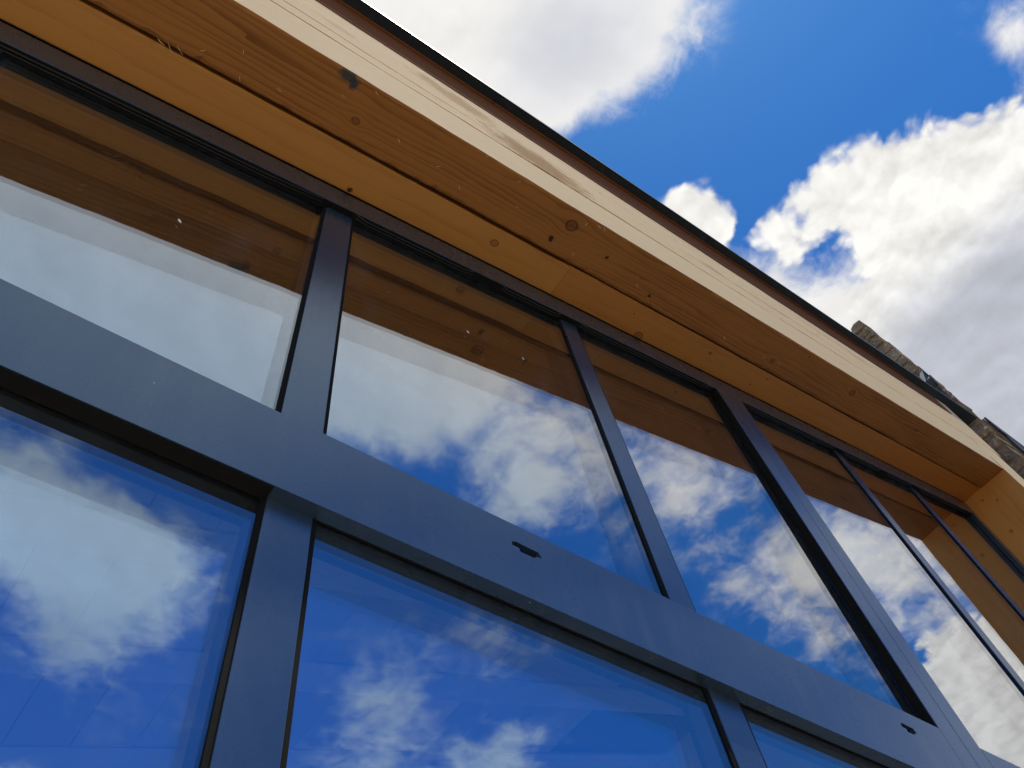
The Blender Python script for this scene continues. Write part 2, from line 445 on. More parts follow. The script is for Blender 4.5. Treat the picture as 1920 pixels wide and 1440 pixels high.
BU = -3.2      # left end of the timbers (out of frame)
kb = [loc_s(2.337, .648, BU, .569) + (.016,), loc_s(1.194, .722, BU, .569) + (.008,), loc_s(5.1, .66, BU, .569) + (.013,),
      loc_s(4.2, .74, BU, .569) + (.008,)]
hb = [loc_s(2.285, .749, BU, .569) + (.011,), loc_s(2.63, .696, BU, .569) + (.0075,), loc_s(3.025, .761, BU, .569) + (.008,),
      loc_s(4.45, .6, BU, .569) + (.005,)]
sb = [loc_s(1.083, .588, BU, .569) + (.030, .017, (.035, .05, .05), .9),
      loc_s(1.115, .602, BU, .569) + (.016, .017, (.025, .035, .06), .9)]
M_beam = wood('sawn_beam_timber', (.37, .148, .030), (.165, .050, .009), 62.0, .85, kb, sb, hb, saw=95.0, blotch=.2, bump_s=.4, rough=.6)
SB0 = -3.2
ki = [loc_s(3.166, .987, SB0, .82) + (.013,), loc_s(1.326, .984, SB0, .82) + (.006,), loc_s(3.72, .883, SB0, .82) + (.006,), loc_s(2.05, .90, SB0, .82) + (.010,)]
hi = [loc_s(1.326, .986, SB0, .82) + (.007,), loc_s(3.031, .887, SB0, .82) + (.003,)]
M_soffit1 = wood('planed_soffit_timber', (.47, .212, .050), (.31, .120, .024), 24.0, .40, ki, (), hi, blotch=.26, bump_s=.16, rough=.55)
S2 = 2.495
k2 = [loc_s(3.166, .987, S2, .82) + (.014,), loc_s(3.72, .883, S2, .82) + (.006,)]
h2 = [loc_s(3.031, .887, S2, .82) + (.0035,), loc_s(4.21, .942, S2, .82) + (.005,), loc_s(4.302, .86, S2, .82) + (.005,),
      loc_s(4.657, .867, S2, .82) + (.0045,), loc_s(3.718, .883, S2, .82) + (.003,)]
M_soffit2 = wood('planed_soffit_timber_knotty', (.46, .193, .042), (.29, .105, .020), 26.0, .38, k2, (), h2, blotch=.28, bump_s=.16, rough=.55)
S3 = 5.95
M_soffit3 = wood('planed_soffit_timber_end', (.45, .165, .032), (.29, .092, .016), 30.0, .35, (), (), (), blotch=.25, bump_s=.16, rough=.55)
# pale new timber of the fascia, grain seen on the x-z face
ff = lambda u, n: ((u - BU) * U, (n - 3.45) * U)
M_fascia = wood('pale_sawn_fascia_timber', (.74, .55, .335), (.56, .38, .19), 40.0, .22,
                [ff(2.97, 3.86) + (.006,), ff(3.735, 3.92) + (.007,), ff(5.4, 3.8) + (.008,)],
                [ff(2.35, 3.62) + (.26, .14, (.30, .145, .05), .8), ff(1.9, 3.9) + (.20, .09, (.38, .20, .08), .7), ff(1.2, 3.62) + (.60, .006, (.10, .05, .02), .85), ff(4.6, 3.72) + (.75, .006, (.10, .05, .02), .85), ff(5.9, 3.95) + (.5, .005, (.12, .06, .025), .8),
                 ff(1.2, 3.8) + (.09, .03, (.42, .28, .17), .45), ff(4.0, 3.75) + (.10, .03, (.42, .27, .16), .5),
                 ff(6.2, 3.9) + (.16, .04, (.4, .27, .15), .4)],
                [ff(2.6, 3.52) + (.004,)], blotch=.12, bump_s=.7, fuzz=1.6, rough=.95, spec=.04, face='xz')
M_post = wood('corner_post_timber', (.50, .23, .060), (.33, .132, .030), 28.0, .4,
              [((5.044 + 2.5) * U, (.879 - .569) * U, .006), ((4.949 + 2.5) * U, (.791 - .569) * U, .006),
               ((4.645 + 2.5) * U, (.887 - .569) * U, .008)], (), (), blotch=.3, bump_s=.3, rough=.6)
M_batten_shade = wood('red_brown_batten_and_shade', (.17, .062, .024), (.10, .033, .014), 40.0, .3, blotch=.2, bump_s=.3, rough=.9, spec=.08)  # colours the verge battens and the strip painted as shadow above the fascia
M_frame = powder_coat('anthracite_powder_coat', (.022, .037, .066), .27, .010, 1.0)
M_under = powder_coat('anthracite_powder_coat_dusty', (.022, .037, .066), .28, .04, 1.0)
M_facelow = wood('sunlit_timber_face', (.74, .56, .345), (.58, .40, .21), 46.0, .2, (), (), (), blotch=.10, bump_s=.5, fuzz=1.0, rough=.95, spec=.04, face='xz')  # lit copy of the beam and post timber, sunlight put into the colour
M_drip = powder_coat('dark_grey_drip_metal', (.016, .017, .019), .45, .02, .35)
M_rubber_shade = plain('black_rubber_gasket_and_shade', (.008, .008, .008), .8, .1, 60.0, spec=.1)
M_sheen = plain('grey_gasket_lip', (.05, .05, .05), .3, .1, 60.0)
M_glass = glazing('coated_outer_glass', .20, (.93, .95, .97))
M_glass2 = glazing('inner_glass', .30, (.93, .95, .97))
M_glass_top = glazing('solar_inner_glass', .31, (.25, .25, .27))
M_spacer = plain('warm_edge_spacer', (.05, .05, .05), .5)
M_fleck = plain('off_white_fleck', (.8, .8, .78), .6)
M_shav = plain('pale_wood_fibre', (.72, .52, .27), .7, .2)
M_board = plain('pale_ceiling_board', (.50, .50, .53), .7, .05, 6.0, obj_var=.08)
M_board_pale = plain('pinkish_white_ceiling_board', (.92, .80, .78), .7, .05, 6.0)
M_purlin = plain('white_ceiling_batten', (.66, .66, .68), .7, .05, 6.0)
M_plaster = plain('pale_plaster', (.70, .70, .70), .85, .06, 4.0)
M_floor = plain('pale_screed_floor', (.60, .59, .57), .8, .12, 3.0)
M_pave = plain('dark_gravel_ground', (.105, .085, .06), .85, .18, 1.6, .5, .004)
M_stone = stone_mat('weathered_rubble_stone')
M_mortar = plain('lime_mortar', (.22, .17, .12), .95, .2, 14.0, .8, .008)
M_slate = plain('dark_roof_slate', (.035, .035, .038), .7, .25, 9.0, .6, .004, obj_var=.15)
M_roof = plain('grey_roof_membrane', (.03, .03, .032), .7, .1, 5.0)
M_lead = plain('blue_grey_lead', (.04, .05, .065), .5, .2, 12.0)


# ------------------------------------------------------------------ object helpers
def mesh_obj(name, verts, faces, mat, parent=None, mw=None, bevel=0.0, smooth=False):
    """verts are world points (or local ones when mw is given)"""
    me = bpy.data.meshes.new(name)
    me.from_pydata([tuple(v) for v in verts], [], faces)
    me.update()
    bm = bmesh.new()
    bm.from_mesh(me)
    bmesh.ops.recalc_face_normals(bm, faces=bm.faces)
    bm.to_mesh(me)
    bm.free()
    me.materials.append(mat)
    if smooth:
        for p in me.polygons:
            p.use_smooth = True
    o = bpy.data.objects.new(name, me)
    COL.objects.link(o)
    if mw is None:
        c = Vector((0, 0, 0))
        for v in me.vertices:
            c += v.co
        c /= max(1, len(me.vertices))
        me.transform(Matrix.Translation(-c))
        mw = Matrix.Translation(c)
    attach(o, parent, mw)
    if bevel:
        b = o.modifiers.new('edge', 'BEVEL')
        b.width = bevel
        b.segments = 2
        b.limit_method = 'ANGLE'
        b.angle_limit = R(35)
    return o


WORLD_OF = {}


def attach(o, parent, mw):
    WORLD_OF[o.name] = mw.copy()
    if parent is not None:
        o.parent = parent
        o.matrix_basis = WORLD_OF[parent.name].inverted() @ mw
    else:
        o.matrix_basis = mw


def thing(name, label, cat, loc):
    o = bpy.data.objects.new(name, None)
    o.empty_display_size = 0.2
    COL.objects.link(o)
    attach(o, None, Matrix.Translation(loc))
    o['label'] = label
    o['category'] = cat
    o['kind'] = 'thing'
    return o


def prism(poly, d0, d1):
    """polygon of (x, z) pushed from depth d0 to d1"""
    n = len(poly)
    vs = [W(x, d0, z) for x, z in poly] + [W(x, d1, z) for x, z in poly]
    fs = [tuple(range(n)), tuple(range(2 * n - 1, n - 1, -1))]
    for i in range(n):
        j = (i + 1) % n
        fs.append((i, i + n, j + n, j))
    return vs, fs


def join(*parts):
    V, F = [], []
    for vs, fs in parts:
        k = len(V)
        V += list(vs)
        F += [tuple(i + k for i in f) for f in fs]
    return V, F


def box(x0, x1, d0, d1, z0, z1):
    return prism([(x0, z0), (x1, z0), (x1, z1), (x0, z1)], d0, d1)


def rbox(u0, u1, d0, d1, n0, n1, x_end=None, x_start=None):
    """box square to the rake; ends may be cut plumb at x_start / x_end"""
    P = []
    for d in (d0, d1):
        for (e, n) in ((0, n0), (1, n0), (1, n1), (0, n1)):
            u = u1 if e else u0
            if e and x_end is not None:
                u = u_at(x_end, n)
            if not e and x_start is not None:
                u = u_at(x_start, n)
            P.append(RK(u, d, n))
    return P, [(0, 1, 2, 3), (7, 6, 5, 4), (0, 4, 5, 1), (1, 5, 6, 2), (2, 6, 7, 3), (3, 7, 4, 0)]


def rough_board(name, mat, parent, u0, u1, d0, d1, n0, n1, mw, x_end=None, seg=0.03, jit=(.0010, .0010, .0010, .0010), chips=0.0,
                seed=0, n1b=None, n0b=None, cut0=0.0):
    """long timber, grain along local x. Each long arris wanders and is chipped a little.
    corners in order: (d0,n0) (d1,n0) (d1,n1) (d0,n1); jit is the wander of each arris in units"""
    rnd = random.Random(seed)
    inv = mw.inverted()
    nseg = int((u1 - u0) / seg)
    chip_state = [0.0] * 4
    rings = []
    ch = 0.004
    for i in range(nseg + 1):
        t = i / nseg
        nA = n0 if n0b is None else n0 + (n0b - n0) * t
        nB = n1 if n1b is None else n1 + (n1b - n1) * t
        ring = []
        for c, (dd, nn, sd, sn) in enumerate(((d0, nA, 1, 1), (d1, nA, -1, 1), (d1, nB, -1, -1), (d0, nB, 1, -1))):
            wv = mnoise.noise(Vector((u0 + t * (u1 - u0), c * 7.3 + seed, 0.5))) + .6 * mnoise.noise(Vector(((u0 + t * (u1 - u0)) * 6.0, c * 3.1 + seed, 2.5)))
            if rnd.random() < chips * seg:
                chip_state[c] = rnd.uniform(.003, .009)
            chip_state[c] *= rnd.uniform(.45, .95)
            w = jit[c] * wv
            k = ch + jit[c] * .8 * abs(rnd.gauss(0, 1)) + (chip_state[c] if jit[c] > .0012 else 0)
            dd += w * .7
            nn += w * .3
            # two vertices: chamfer the arris
            p1 = (dd + sd * k, nn) if c in (0, 2) else (dd, nn + sn * k * .6)
            p2 = (dd, nn + sn * k * .6) if c in (0, 2) else (dd + sd * k, nn)
            # order so the ring runs round: d0n0 -> d1n0 -> d1n1 -> d0n1
            if c == 0:
                pr = [(dd, nn + sn * k * .6), (dd + sd * k, nn)]
            elif c == 1:
                pr = [(dd + sd * k, nn), (dd, nn + sn * k * .6)]
            elif c == 2:
                pr = [(dd, nn + sn * k * .6), (dd + sd * k, nn)]
            else:
                pr = [(dd + sd * k, nn), (dd, nn + sn * k * .6)]
            for (pd, pn) in pr:
                u = u0 + t * (u1 - u0)
                if i == 0 and cut0:
                    u += cut0 * (pd - d0)
                if x_end is not None and i >= nseg - 1:
                    ue = u_at(x_end, pn)
                    u = ue if i == nseg else min(u, ue - .01)
                ring.append(inv @ RK(u, pd, pn))
        rings.append(ring)
    V = [p for r in rings for p in r]
    F = []
    for i in range(nseg):
        a, b = i * 8, (i + 1) * 8
        for k in range(8):
            j = (k + 1) % 8
            F.append((a + k, b + k, b + j, a + j))
    F.append(tuple(range(8)))
    F.append(tuple(range(len(V) - 1, len(V) - 9, -1)))
    return mesh_obj(name, V, F, mat, parent, mw)


def rake_frame(u0, d0, n0):
    m = Matrix(((CT, 0, -ST, 0), (0, 1, 0, 0), (ST, 0, CT, 0), (0, 0, 0, 1)))
    m.translation = RK(u0, d0, n0)
    return m


# ------------------------------------------------------------------ ground
bounce_slab = mesh_obj('bounce_slab', [(-40, -26, .004), (.6, -26, .004), (.6, 9, .004), (-40, 9, .004)], [(0, 1, 2, 3)], plain('pale_bounce_concrete', (.62, .52, .36), .85, .1, 1.2))  # unseen slab, added so its bounce brightens the left end of the soffit
bounce_slab['kind'] = 'structure'
bounce_slab['label'] = 'unseen pale slab added at the left to bounce light up to the soffit'
ground = mesh_obj('ground', [(-600, -600, 0), (600, -600, 0), (600, 600, 0), (-600, 600, 0)], [(0, 1, 2, 3)], M_pave)
ground['kind'] = 'structure'
ground['label'] = 'dark trodden gravel ground in front of the glazed building'

# ------------------------------------------------------------------ the glazed garden room
room = thing('garden_room', 'timber framed garden room with raked glazing in dark grey aluminium frames', 'building', (1.6, 0.0, 0.0))

XL = -3.2        # left end of the glazing, out of frame
G_D = 1.0385     # plane of the upper glass
FACE_BACK = 1.037

# head of the frame (raked) : proud cap and the body behind the glass
V, F = join(rbox(0, 0, 1.0, FACE_BACK, 2.895, 3.055, 6.50, XL), rbox(0, 0, FACE_BACK + .0005, 1.15, 2.925, 3.054, 6.50, XL))
mesh_obj('head_frame', V, F, M_frame, room, bevel=.0012)
head = bpy.data.objects['head_frame']

# transom with its drainage slots
SLOT = [(0.9522, 1.5205), (0.9647, 1.527), (1.0078, 1.5256), (1.036, 1.5250), (1.0441, 1.5079), (1.0313, 1.5057), (1.0239, 1.5032),
        (1.0192, 1.4967), (1.0009, 1.4958), (0.9742, 1.4953), (0.9728, 1.5076), (0.9508, 1.5085)]


def slotted_cap(x0, x1, z0, z1, slots):
    """front cap of a transom: box with shaped slots sunk through the face"""
    bm = bmesh.new()
    outer = [(x0, z0), (x1, z0), (x1, z1), (x0, z1)]
    loops = [outer] + slots
    edges = []
    hole_loops = []
    for lp in loops:
        vs = [bm.verts.new(W(x, 1.0, z)) for x, z in lp]
        edges += [bm.edges.new((vs[i], vs[(i + 1) % len(vs)])) for i in range(len(vs))]
        hole_loops.append(vs)
    bmesh.ops.triangle_fill(bm, edges=edges, use_beauty=True)
    # the fill may also cover the slots: drop faces whose centre lies in one
    def inside(px, pz, poly):
        r = False
        n = len(poly)
        for i in range(n):
            (ax, az), (bx, bz) = poly[i], poly[i - 1]
            if (az > pz) != (bz > pz) and px < (bx - ax) * (pz - az) / (bz - az) + ax:
                r = not r
        return r
    kill = []
    for f in bm.faces:
        c = f.calc_center_median()
        px, pz = c.x / U, (c.z - 1.5) / U
        if any(inside(px, pz, s) for s in slots):
            kill.append(f)
    bmesh.ops.delete(bm, geom=kill, context='FACES_ONLY')
    for vs, lp in zip(hole_loops, loops):
        dd = FACE_BACK if lp is outer else 1.022
        back = [bm.verts.new(W(x, dd, z)) for x, z in lp]
        n = len(lp)
        for i in range(n):
            j = (i + 1) % n
            bm.faces.new((vs[i], vs[j], back[j], back[i]))
        bm.faces.new(back)
    bmesh.ops.recalc_face_normals(bm, faces=bm.faces)
    V = [v.co.copy() for v in bm.verts]
    bm.verts.index_update()
    F = [tuple(v.index for v in f.verts) for f in bm.faces]
    bm.free()
    return V, F


slot2 = [(2.4985 + (x - .9508) * .82, z) for x, z in SLOT]
TZ0, TZ1 = 1.341, 1.594
V, F = join(slotted_cap(XL, 2.7725, TZ0, TZ1, [SLOT, slot2]), box(XL, 2.79, FACE_BACK + .0005, 1.15, TZ0 + .024, TZ1 - .024))
mesh_obj('transom', V, F, M_under, room, bevel=.0010)
V, F = join(box(3.012, 6.395, 1.0, FACE_BACK, TZ0, TZ1), box(3.0, 6.40, FACE_BACK + .0005, 1.15, TZ0 + .024, TZ1 - .024))
mesh_obj('transom', V, F, M_frame, room, bevel=.0010)


def post_poly(x0, x1, z0, n_top):
    return [(x0, z0), (x1, z0), (x1, z_at(x1, n_top)), (x0, z_at(x0, n_top))]


# the main frame post (two profiles coupled side by side), full height
for (xa, xb) in ((2.7735, 2.8905), (2.8922, 3.0110)):
    V, F = join(prism(post_poly(xa, xb, -2.5, 2.8945), 1.0, FACE_BACK),
                prism(post_poly(xa + (.02 if xa < 2.8 else 0), xb - (.02 if xb > 3 else 0), -2.5, 2.924), FACE_BACK + .0005, 1.15))
    mesh_obj('frame_post', V, F, M_frame, room, bevel=.0012)
# jamb against the timber post
V, F = join(prism(post_poly(6.396, 6.499, -2.5, 2.8945), 1.0, FACE_BACK), prism(post_poly(6.412, 6.498, -2.5, 2.924), FACE_BACK + .0005, 1.15))
mesh_obj('frame_jamb', V, F, M_frame, room, bevel=.0012)
# secondary mullions of the top lights, set back from the main frame
UP = [(-2.02, -1.912), (-0.85, -0.742), (.3265, .4355), (1.560, 1.6630), (4.117, 4.2130), (5.262, 5.3590)]
for (xa, xb) in UP:
    V, F = join(prism(post_poly(xa, xb, TZ1 - .02, 2.9), 1.028, 1.0379), prism(post_poly(xa + .02, xb - .02, TZ1 - .02, 2.93), 1.0384, 1.15))
    mesh_obj('mullion', V, F, M_frame, room, bevel=.0010)
# stiles of the sliding doors below the transom
LOW = [(-2.05, -1.94), (-0.87, -0.76), (.3375, .4400), (1.5810, 1.6930), (4.13, 4.24), (5.27, 5.38)]
for (xa, xb) in LOW:
    V, F = join(box(xa, xb, 1.032, 1.0405, -2.45, TZ0 + .02), box(xa + .02, xb - .02, 1.041, 1.15, -2.45, TZ0 + .02))
    mesh_obj('door_stile', V, F, M_frame, room, bevel=.0010)
V, F = box(XL, 6.4, 1.0, 1.15, -2.5, -2.38)
mesh_obj('sill', V, F, M_frame, room, bevel=.001)


def window(x0, x1, z0, top, depth, gap, thick=.010):
    """double glazed unit; top is ('rake', n) or a level z. The gasket ring is the part, the panes hang on it"""
    def poly(i):
        a, b = x0 + i, x1 - i
        if isinstance(top, tuple):
            return [(a, z0 + i), (b, z0 + i), (b, z_at(b, top[1] - i)), (a, z_at(a, top[1] - i))]
        return [(a, z0 + i), (b, z0 + i), (b, top - i), (a, top - i)]

    def ring(d0, d1, i0, i1):
        o, q = poly(i0), poly(i1)
        vs = [W(x, d, z) for d in (d0, d1) for (x, z) in o + q]
        fs = []
        for k in range(4):
            j = (k + 1) % 4
            fs += [(k, j, 4 + j, 4 + k), (8 + k, 12 + k, 12 + j, 8 + j), (k, 8 + k, 8 + j, j), (4 + k, 4 + j, 12 + j, 12 + k)]
        return vs, fs
    V, F = ring(depth - .0045, depth - .0003, .004, .0235)
    w = mesh_obj('window', V, F, M_rubber_shade, room)
    V, F = prism(poly(.0), depth, depth + thick)
    mesh_obj('pane', V, F, M_glass, w)
    V, F = prism(poly(.0), depth + gap, depth + gap + thick)
    p = mesh_obj('inner_pane', V, F, M_glass_top if isinstance(top, tuple) else M_glass2, w)
    V, F = ring(depth + thick + .0004, depth + gap - .0004, .004, .030)
    mesh_obj('spacer_bar', V, F, M_spacer, w)
    return w


ups = []
for (x0, x1) in ((-1.92, -.838), (-.754, .339), (.423, 1.572), (1.651, 2.786), (2.999, 4.129), (4.201, 5.274), (5.347, 6.41)):
    ups.append(window(x0, x1, TZ1 - .022, ('rake', 2.918), G_D, .065))
lows = []
for (x0, x1) in ((-1.95, -.86), (-.77, .350), (.428, 1.593), (1.681, 2.786), (2.999, 4.142), (4.228, 5.282), (5.368, 6.41)):
    lows.append(window(x0, x1, -2.40, TZ0 + .022, 1.0415, .062))

# small white flecks set on the face of the top lights
for (w, x, z, s) in ((ups[1], -.08, 2.345, .010), (ups[2], .957, 2.732, .008), (ups[2], 1.224, 2.780, .007)):
    P_ = [W(x + s * a, G_D - .0012, z + s * b) for a, b in ((-.5, .8), (.1, .55), (.55, -.2), (.75, -.9), (.1, -.7), (-.45, .1))]
    Q_ = [p + Vector((0, .0006, 0)) for p in P_]
    n = len(P_)
    mesh_obj('white_fleck', P_ + Q_, [tuple(range(n)), tuple(range(2 * n - 1, n - 1, -1))] + [(i, (i + 1) % n, n + (i + 1) % n, n + i) for i in range(n)], M_fleck, w)


def tube(pts, r, seg=6):
    V, F = [], []
    n = len(pts)
    for i, p in enumerate(pts):
        t = (pts[min(i + 1, n - 1)] - pts[max(i - 1, 0)]).normalized()
        a = t.cross(Vector((0, 1, .3))).normalized()
        b = t.cross(a)
        for k in range(seg):
            an = 2 * math.pi * k / seg
            V.append(p + a * (r * math.cos(an)) + b * (r * math.sin(an)))
    for i in range(n - 1):
        for k in range(seg):
            j = (k + 1) % seg
            F.append((i * seg + k, i * seg + j, (i + 1) * seg + j, (i + 1) * seg + k))
    F.append(tuple(range(seg)))
    F.append(tuple(range(len(V) - 1, len(V) - seg - 1, -1)))
    return V, F


# black strips: gasket and painted shade under the head, gasket on the main post's left reveal
xs = [XL, 2.772, 3.0125, 6.395]
for xa, xb in ((XL, 2.772), (3.0125, 6.395)):
    V, F = rbox(0, 0, 1.0022, 1.0376, 2.8905, 2.8946, xb, xa)
    mesh_obj('gasket_shade_strip', V, F, M_rubber_shade, head)
for x, top_n in ((2.7735, 2.889),):
    V, F = prism(post_poly(x - .004, x - .0005, TZ1 + .002, top_n), 1.0022, 1.0376)
    mesh_obj('gasket_shade_strip', V, F, M_rubber_shade, room)
V, F = prism(post_poly(2.7735 - .004, 2.7735 - .0005, -2.4, 0)[:2] + [(2.773, TZ0 - .002), (2.7695, TZ0 - .002)], 1.0022, 1.0400)
mesh_obj('gasket_shade_strip', V, F, M_rubber_shade, room)

V, F = box(XL, .336, 1.0030, 1.0400, TZ0 - .0045, TZ0 - .0005)  # black strip painting the deep shade under the left transom
mesh_obj('gasket_shade_strip', V, F, M_rubber_shade, room)

# pairs of gasket lips along the head, broken where the bead was cut
for (xa, xb) in ((-2.4, .30), (.445, 1.02), (1.19, 1.545), (1.68, 2.74), (3.03, 4.10), (4.225, 4.75), (4.86, 5.245), (5.37, 6.36)):
    for (dd, nn, rr) in ((1.013, 2.8895, .0008), (1.0255, 2.8895, .0006)):
        pts = []
        for i in range(13):
            t = i / 12
            u = u_at(xa + (xb - xa) * t, nn)
            e = min(t, 1 - t)
            pts.append(RK(u, dd - .008 * max(0, 1 - e * 25), nn - .001))
        V, F = tube(pts, rr)
        mesh_obj('gasket_lip', V, F, M_sheen, head, smooth=True)

# ------------------------------------------------------------------ timber header, soffit and fascia
beam = rough_board('header_beam', M_beam, room, BU, u_at(6.5, 3.062), .569, .8115, 3.062, 3.396, rake_frame(BU, .569, 3.062), x_end=6.50,
                   jit=(.0030, .0075, .0018, .0015), chips=5.0, seed=3, n1b=3.524)
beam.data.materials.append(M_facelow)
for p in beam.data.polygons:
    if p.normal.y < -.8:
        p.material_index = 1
nB = 3.40
# outer face of the beam: same timber, sunlight put into its paler colour
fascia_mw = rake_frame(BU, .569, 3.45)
b1 = rough_board('soffit_board', M_soffit1, room, BU, 2.4962, .8280, 1.0, 3.073, 3.42, rake_frame(BU, .82, 3.067), jit=(.0050, .0008, .001, .001), chips=3.0, seed=8)
b2 = rough_board('soffit_board', M_soffit2, room, 2.4978, 5.927, .8230, 1.0, 3.072, 3.42, rake_frame(S2, .82, 3.067), jit=(.0050, .0008, .001, .001), chips=3.0, seed=9)
b3 = rough_board('soffit_board', M_soffit3, room, 5.9285, u_at(6.5, 3.066), .8200, 1.0, 3.070, 3.42, rake_frame(S3, .82, 3.067), x_end=6.499,
                 jit=(.0032, .0008, .001, .001), chips=4.0, seed=10)
NJ = 4.468
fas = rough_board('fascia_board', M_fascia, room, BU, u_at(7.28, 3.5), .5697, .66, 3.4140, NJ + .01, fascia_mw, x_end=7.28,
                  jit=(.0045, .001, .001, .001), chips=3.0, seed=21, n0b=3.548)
rough_board('verge_shade_strip', M_batten_shade, room, BU, u_at(6.95, 4.2), .5635, .5692, 4.125, NJ - .002, rake_frame(BU, .5635, 4.125), x_end=6.95, jit=(.0015, .0008, .0008, .0008), seed=33)  # red-brown strip standing in for the trim's shadow on the fascia
# drying crack near the right end of the inner board
cr = [(7.30, .909), (7.40, .913), (7.47, .917), (7.55, .917), (7.63, .922), (7.70, .926), (7.63, .927), (7.55, .925), (7.47, .924), (7.40, .918)]
# red-brown battens under the verge and the dark metal drip edge
jn = [BU, -.9, 1.0, 2.4, 3.9, 4.02, 4.80, 5.9, 7.9]
for a, b in zip(jn[:-1], jn[1:]):
    rough_board('verge_batten', M_batten_shade, room, a + .004, b - .004, .548, .5688, NJ, NJ + .09, rake_frame(a, .548, NJ), jit=(.001, .001, .0005, .0005), seed=int(a * 10) + 60)
V, F = join(rbox(BU, 0, .4915, .72, NJ + .012, NJ + .03, x_end=8.02), rbox(BU, 0, .4905, .4955, NJ + .006, NJ + .040, x_end=8.02))
M_d = mesh_obj('drip_edge', V, F, M_drip, room, bevel=.0010)
V, F = rbox(BU, 0, .545, 8.2, NJ + .09, NJ + .22, x_end=7.6)
mesh_obj('roof', V, F, M_roof, room)

# corner post at the right
pm = Matrix(((0, 0, 1, 0), (0, 1, 0, 0), (1, 0, 0, 0), (0, 0, 0, 1)))      # local x = up, y = inwards, z = along the wall
pm = Matrix(((0, 0, -1, 0), (0, 1, 0, 0), (1, 0, 0, 0), (0, 0, 0, 1)))
pm.translation = W(6.5, .569, -2.5)
inv = pm.inverted()
pts = []
PX1 = 7.08
topn = 3.50
rings = []
N = 90
V, F = [], []
rnd = random.Random(5)
for i in range(N + 1):
    t = i / N
    for k, (x, d) in enumerate(((6.504, .5665), (6.5, .571), (6.5, 1.02), (6.51, 1.03), (PX1, 1.03), (PX1, .571), (PX1 - .004, .5665))):
        z = -2.5 + t * (z_at(x, 3.515) + 2.5)
        e = .0016 * mnoise.noise(Vector((z * 3, k * 5.0, 1))) + (.0012 * rnd.gauss(0, 1) if k < 2 else 0)
        V.append(inv @ W(x + e, d + e, z))
K = 7
for i in range(N):
    for k in range(K):
        j = (k + 1) % K
        F.append((i * K + k, i * K + j, (i + 1) * K + j, (i + 1) * K + k))
F.append(tuple(range(K)))
F.append(tuple(range(len(V) - 1, len(V) - K - 1, -1)))
post = mesh_obj('corner_post', V, F, M_post, room, mw=pm)
post.data.materials.append(M_facelow)  # post front takes the lit copy too, its sunlight is in the colour
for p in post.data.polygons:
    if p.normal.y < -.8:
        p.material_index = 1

# loose fibres and shavings left by the saw, standing out from the timber
def splinter(parent, u, d, n, length, ang, lift, r=.0007):
    pts = []
    for i in range(6):
        t = i / 5
        pts.append(RK(u + math.cos(ang) * length * t, d + math.sin(ang) * length * t, n - lift * math.sin(t * 2.6) - .0006))
    V, F = tube(pts, r, 4)
    mesh_obj('splinter', V, F, M_shav, parent)


rnd = random.Random(4)
SPL = [(1.586, .721, .030), (1.725, .747, .022), (.501, .806, .05), (.53, .80, .035), (.47, .812, .04), (.882, .759, .03), (.60, .775, .02),
       (1.38, .70, .02), (2.02, .70, .018), (2.40, .60, .03), (2.46, .585, .035), (2.5, .577, .03), (2.44, .76, .02), (2.9, .74, .03), (3.3, .74, .02),
       (3.7, .755, .02), (4.1, .745, .025), (4.25, .73, .018), (1.95, .60, .02), (1.2, .585, .03), (1.75, .578, .03), (1.1, .66, .015),
       (.72, .70, .02), (.45, .66, .018), (.75, .79, .03), (3.02, .77, .02)]
for (u, d, L) in SPL:
    splinter(beam, u, d, 3.062, L * rnd.uniform(.5, .95), rnd.uniform(-.9, .9) + (1.2 if rnd.random() < .3 else 0), rnd.uniform(.004, .012), rnd.uniform(.0004, .0008))


def assign_faces(o, pick, idx):
    for p in o.data.polygons:
        if pick(p):
            p.material_index = idx

# ------------------------------------------------------------------ inside of the room
CN = 3.13
WB, DB = .372, .684
me_board = None
k0 = -6
rows = [(1.34, 2.02), (2.34, 3.02), (3.33, 4.015), (4.335, 5.02), (5.34, 6.02), (6.34, 7.02)]
for (da, db) in rows:
    for k in range(k0, 20):
        u0 = .575 + .38 * k
        if u0 + .38 > 6.2:
            continue
        if me_board is None:
            mw = rake_frame(0, 0, 0)
            V = [Vector((x, y, z)) for z in (0, .012) for (x, y) in ((0, 0), (WB * U, 0), (WB * U, DB * U), (0, DB * U))]
            me_board = bpy.data.meshes.new('ceiling_board')
            me_board.from_pydata(V, [], [(3, 2, 1, 0), (4, 5, 6, 7), (0, 1, 5, 4), (1, 2, 6, 5), (2, 3, 7, 6), (3, 0, 4, 7)])
            me_board.materials.append(M_board)
            me_pale = me_board.copy()
            me_pale.materials[0] = M_board_pale
        o = bpy.data.objects.new('ceiling_board', me_pale if k in (8, 9) else me_board)
        COL.objects.link(o)
        attach(o, room, rake_frame(u0 + .006, da, CN + random.uniform(-.002, .002)))
for (da, db) in ((1.15, 1.335), (2.025, 2.335), (3.03, 3.325), (4.02, 4.33), (5.025, 5.335), (6.025, 6.335), (7.03, 8.0)):
    V, F = rbox(-2.0, 0, da, db, CN - .006, CN + .02, x_end=6.45)
    mesh_obj('ceiling_batten', V, F, M_purlin, room)
V, F = rbox(-3.2, 0, 1.16, 8.1, CN + .035, CN + .06, x_end=6.48)
mesh_obj('ceiling_deck', V, F, M_roof, room)
V, F = prism([(XL, -2.5), (6.6, -2.5), (6.6, -1.0), (XL, -1.0)], 8.0, 8.2)  # kept low: unseen opening above it added to light the ceiling
mesh_obj('back_wall', V, F, M_plaster, room)
V, F = prism([(6.505, -2.5), (7.05, -2.5), (7.05, z_at(7.05, NJ + .05)), (6.505, z_at(6.505, NJ + .05))], 1.04, 8.0)
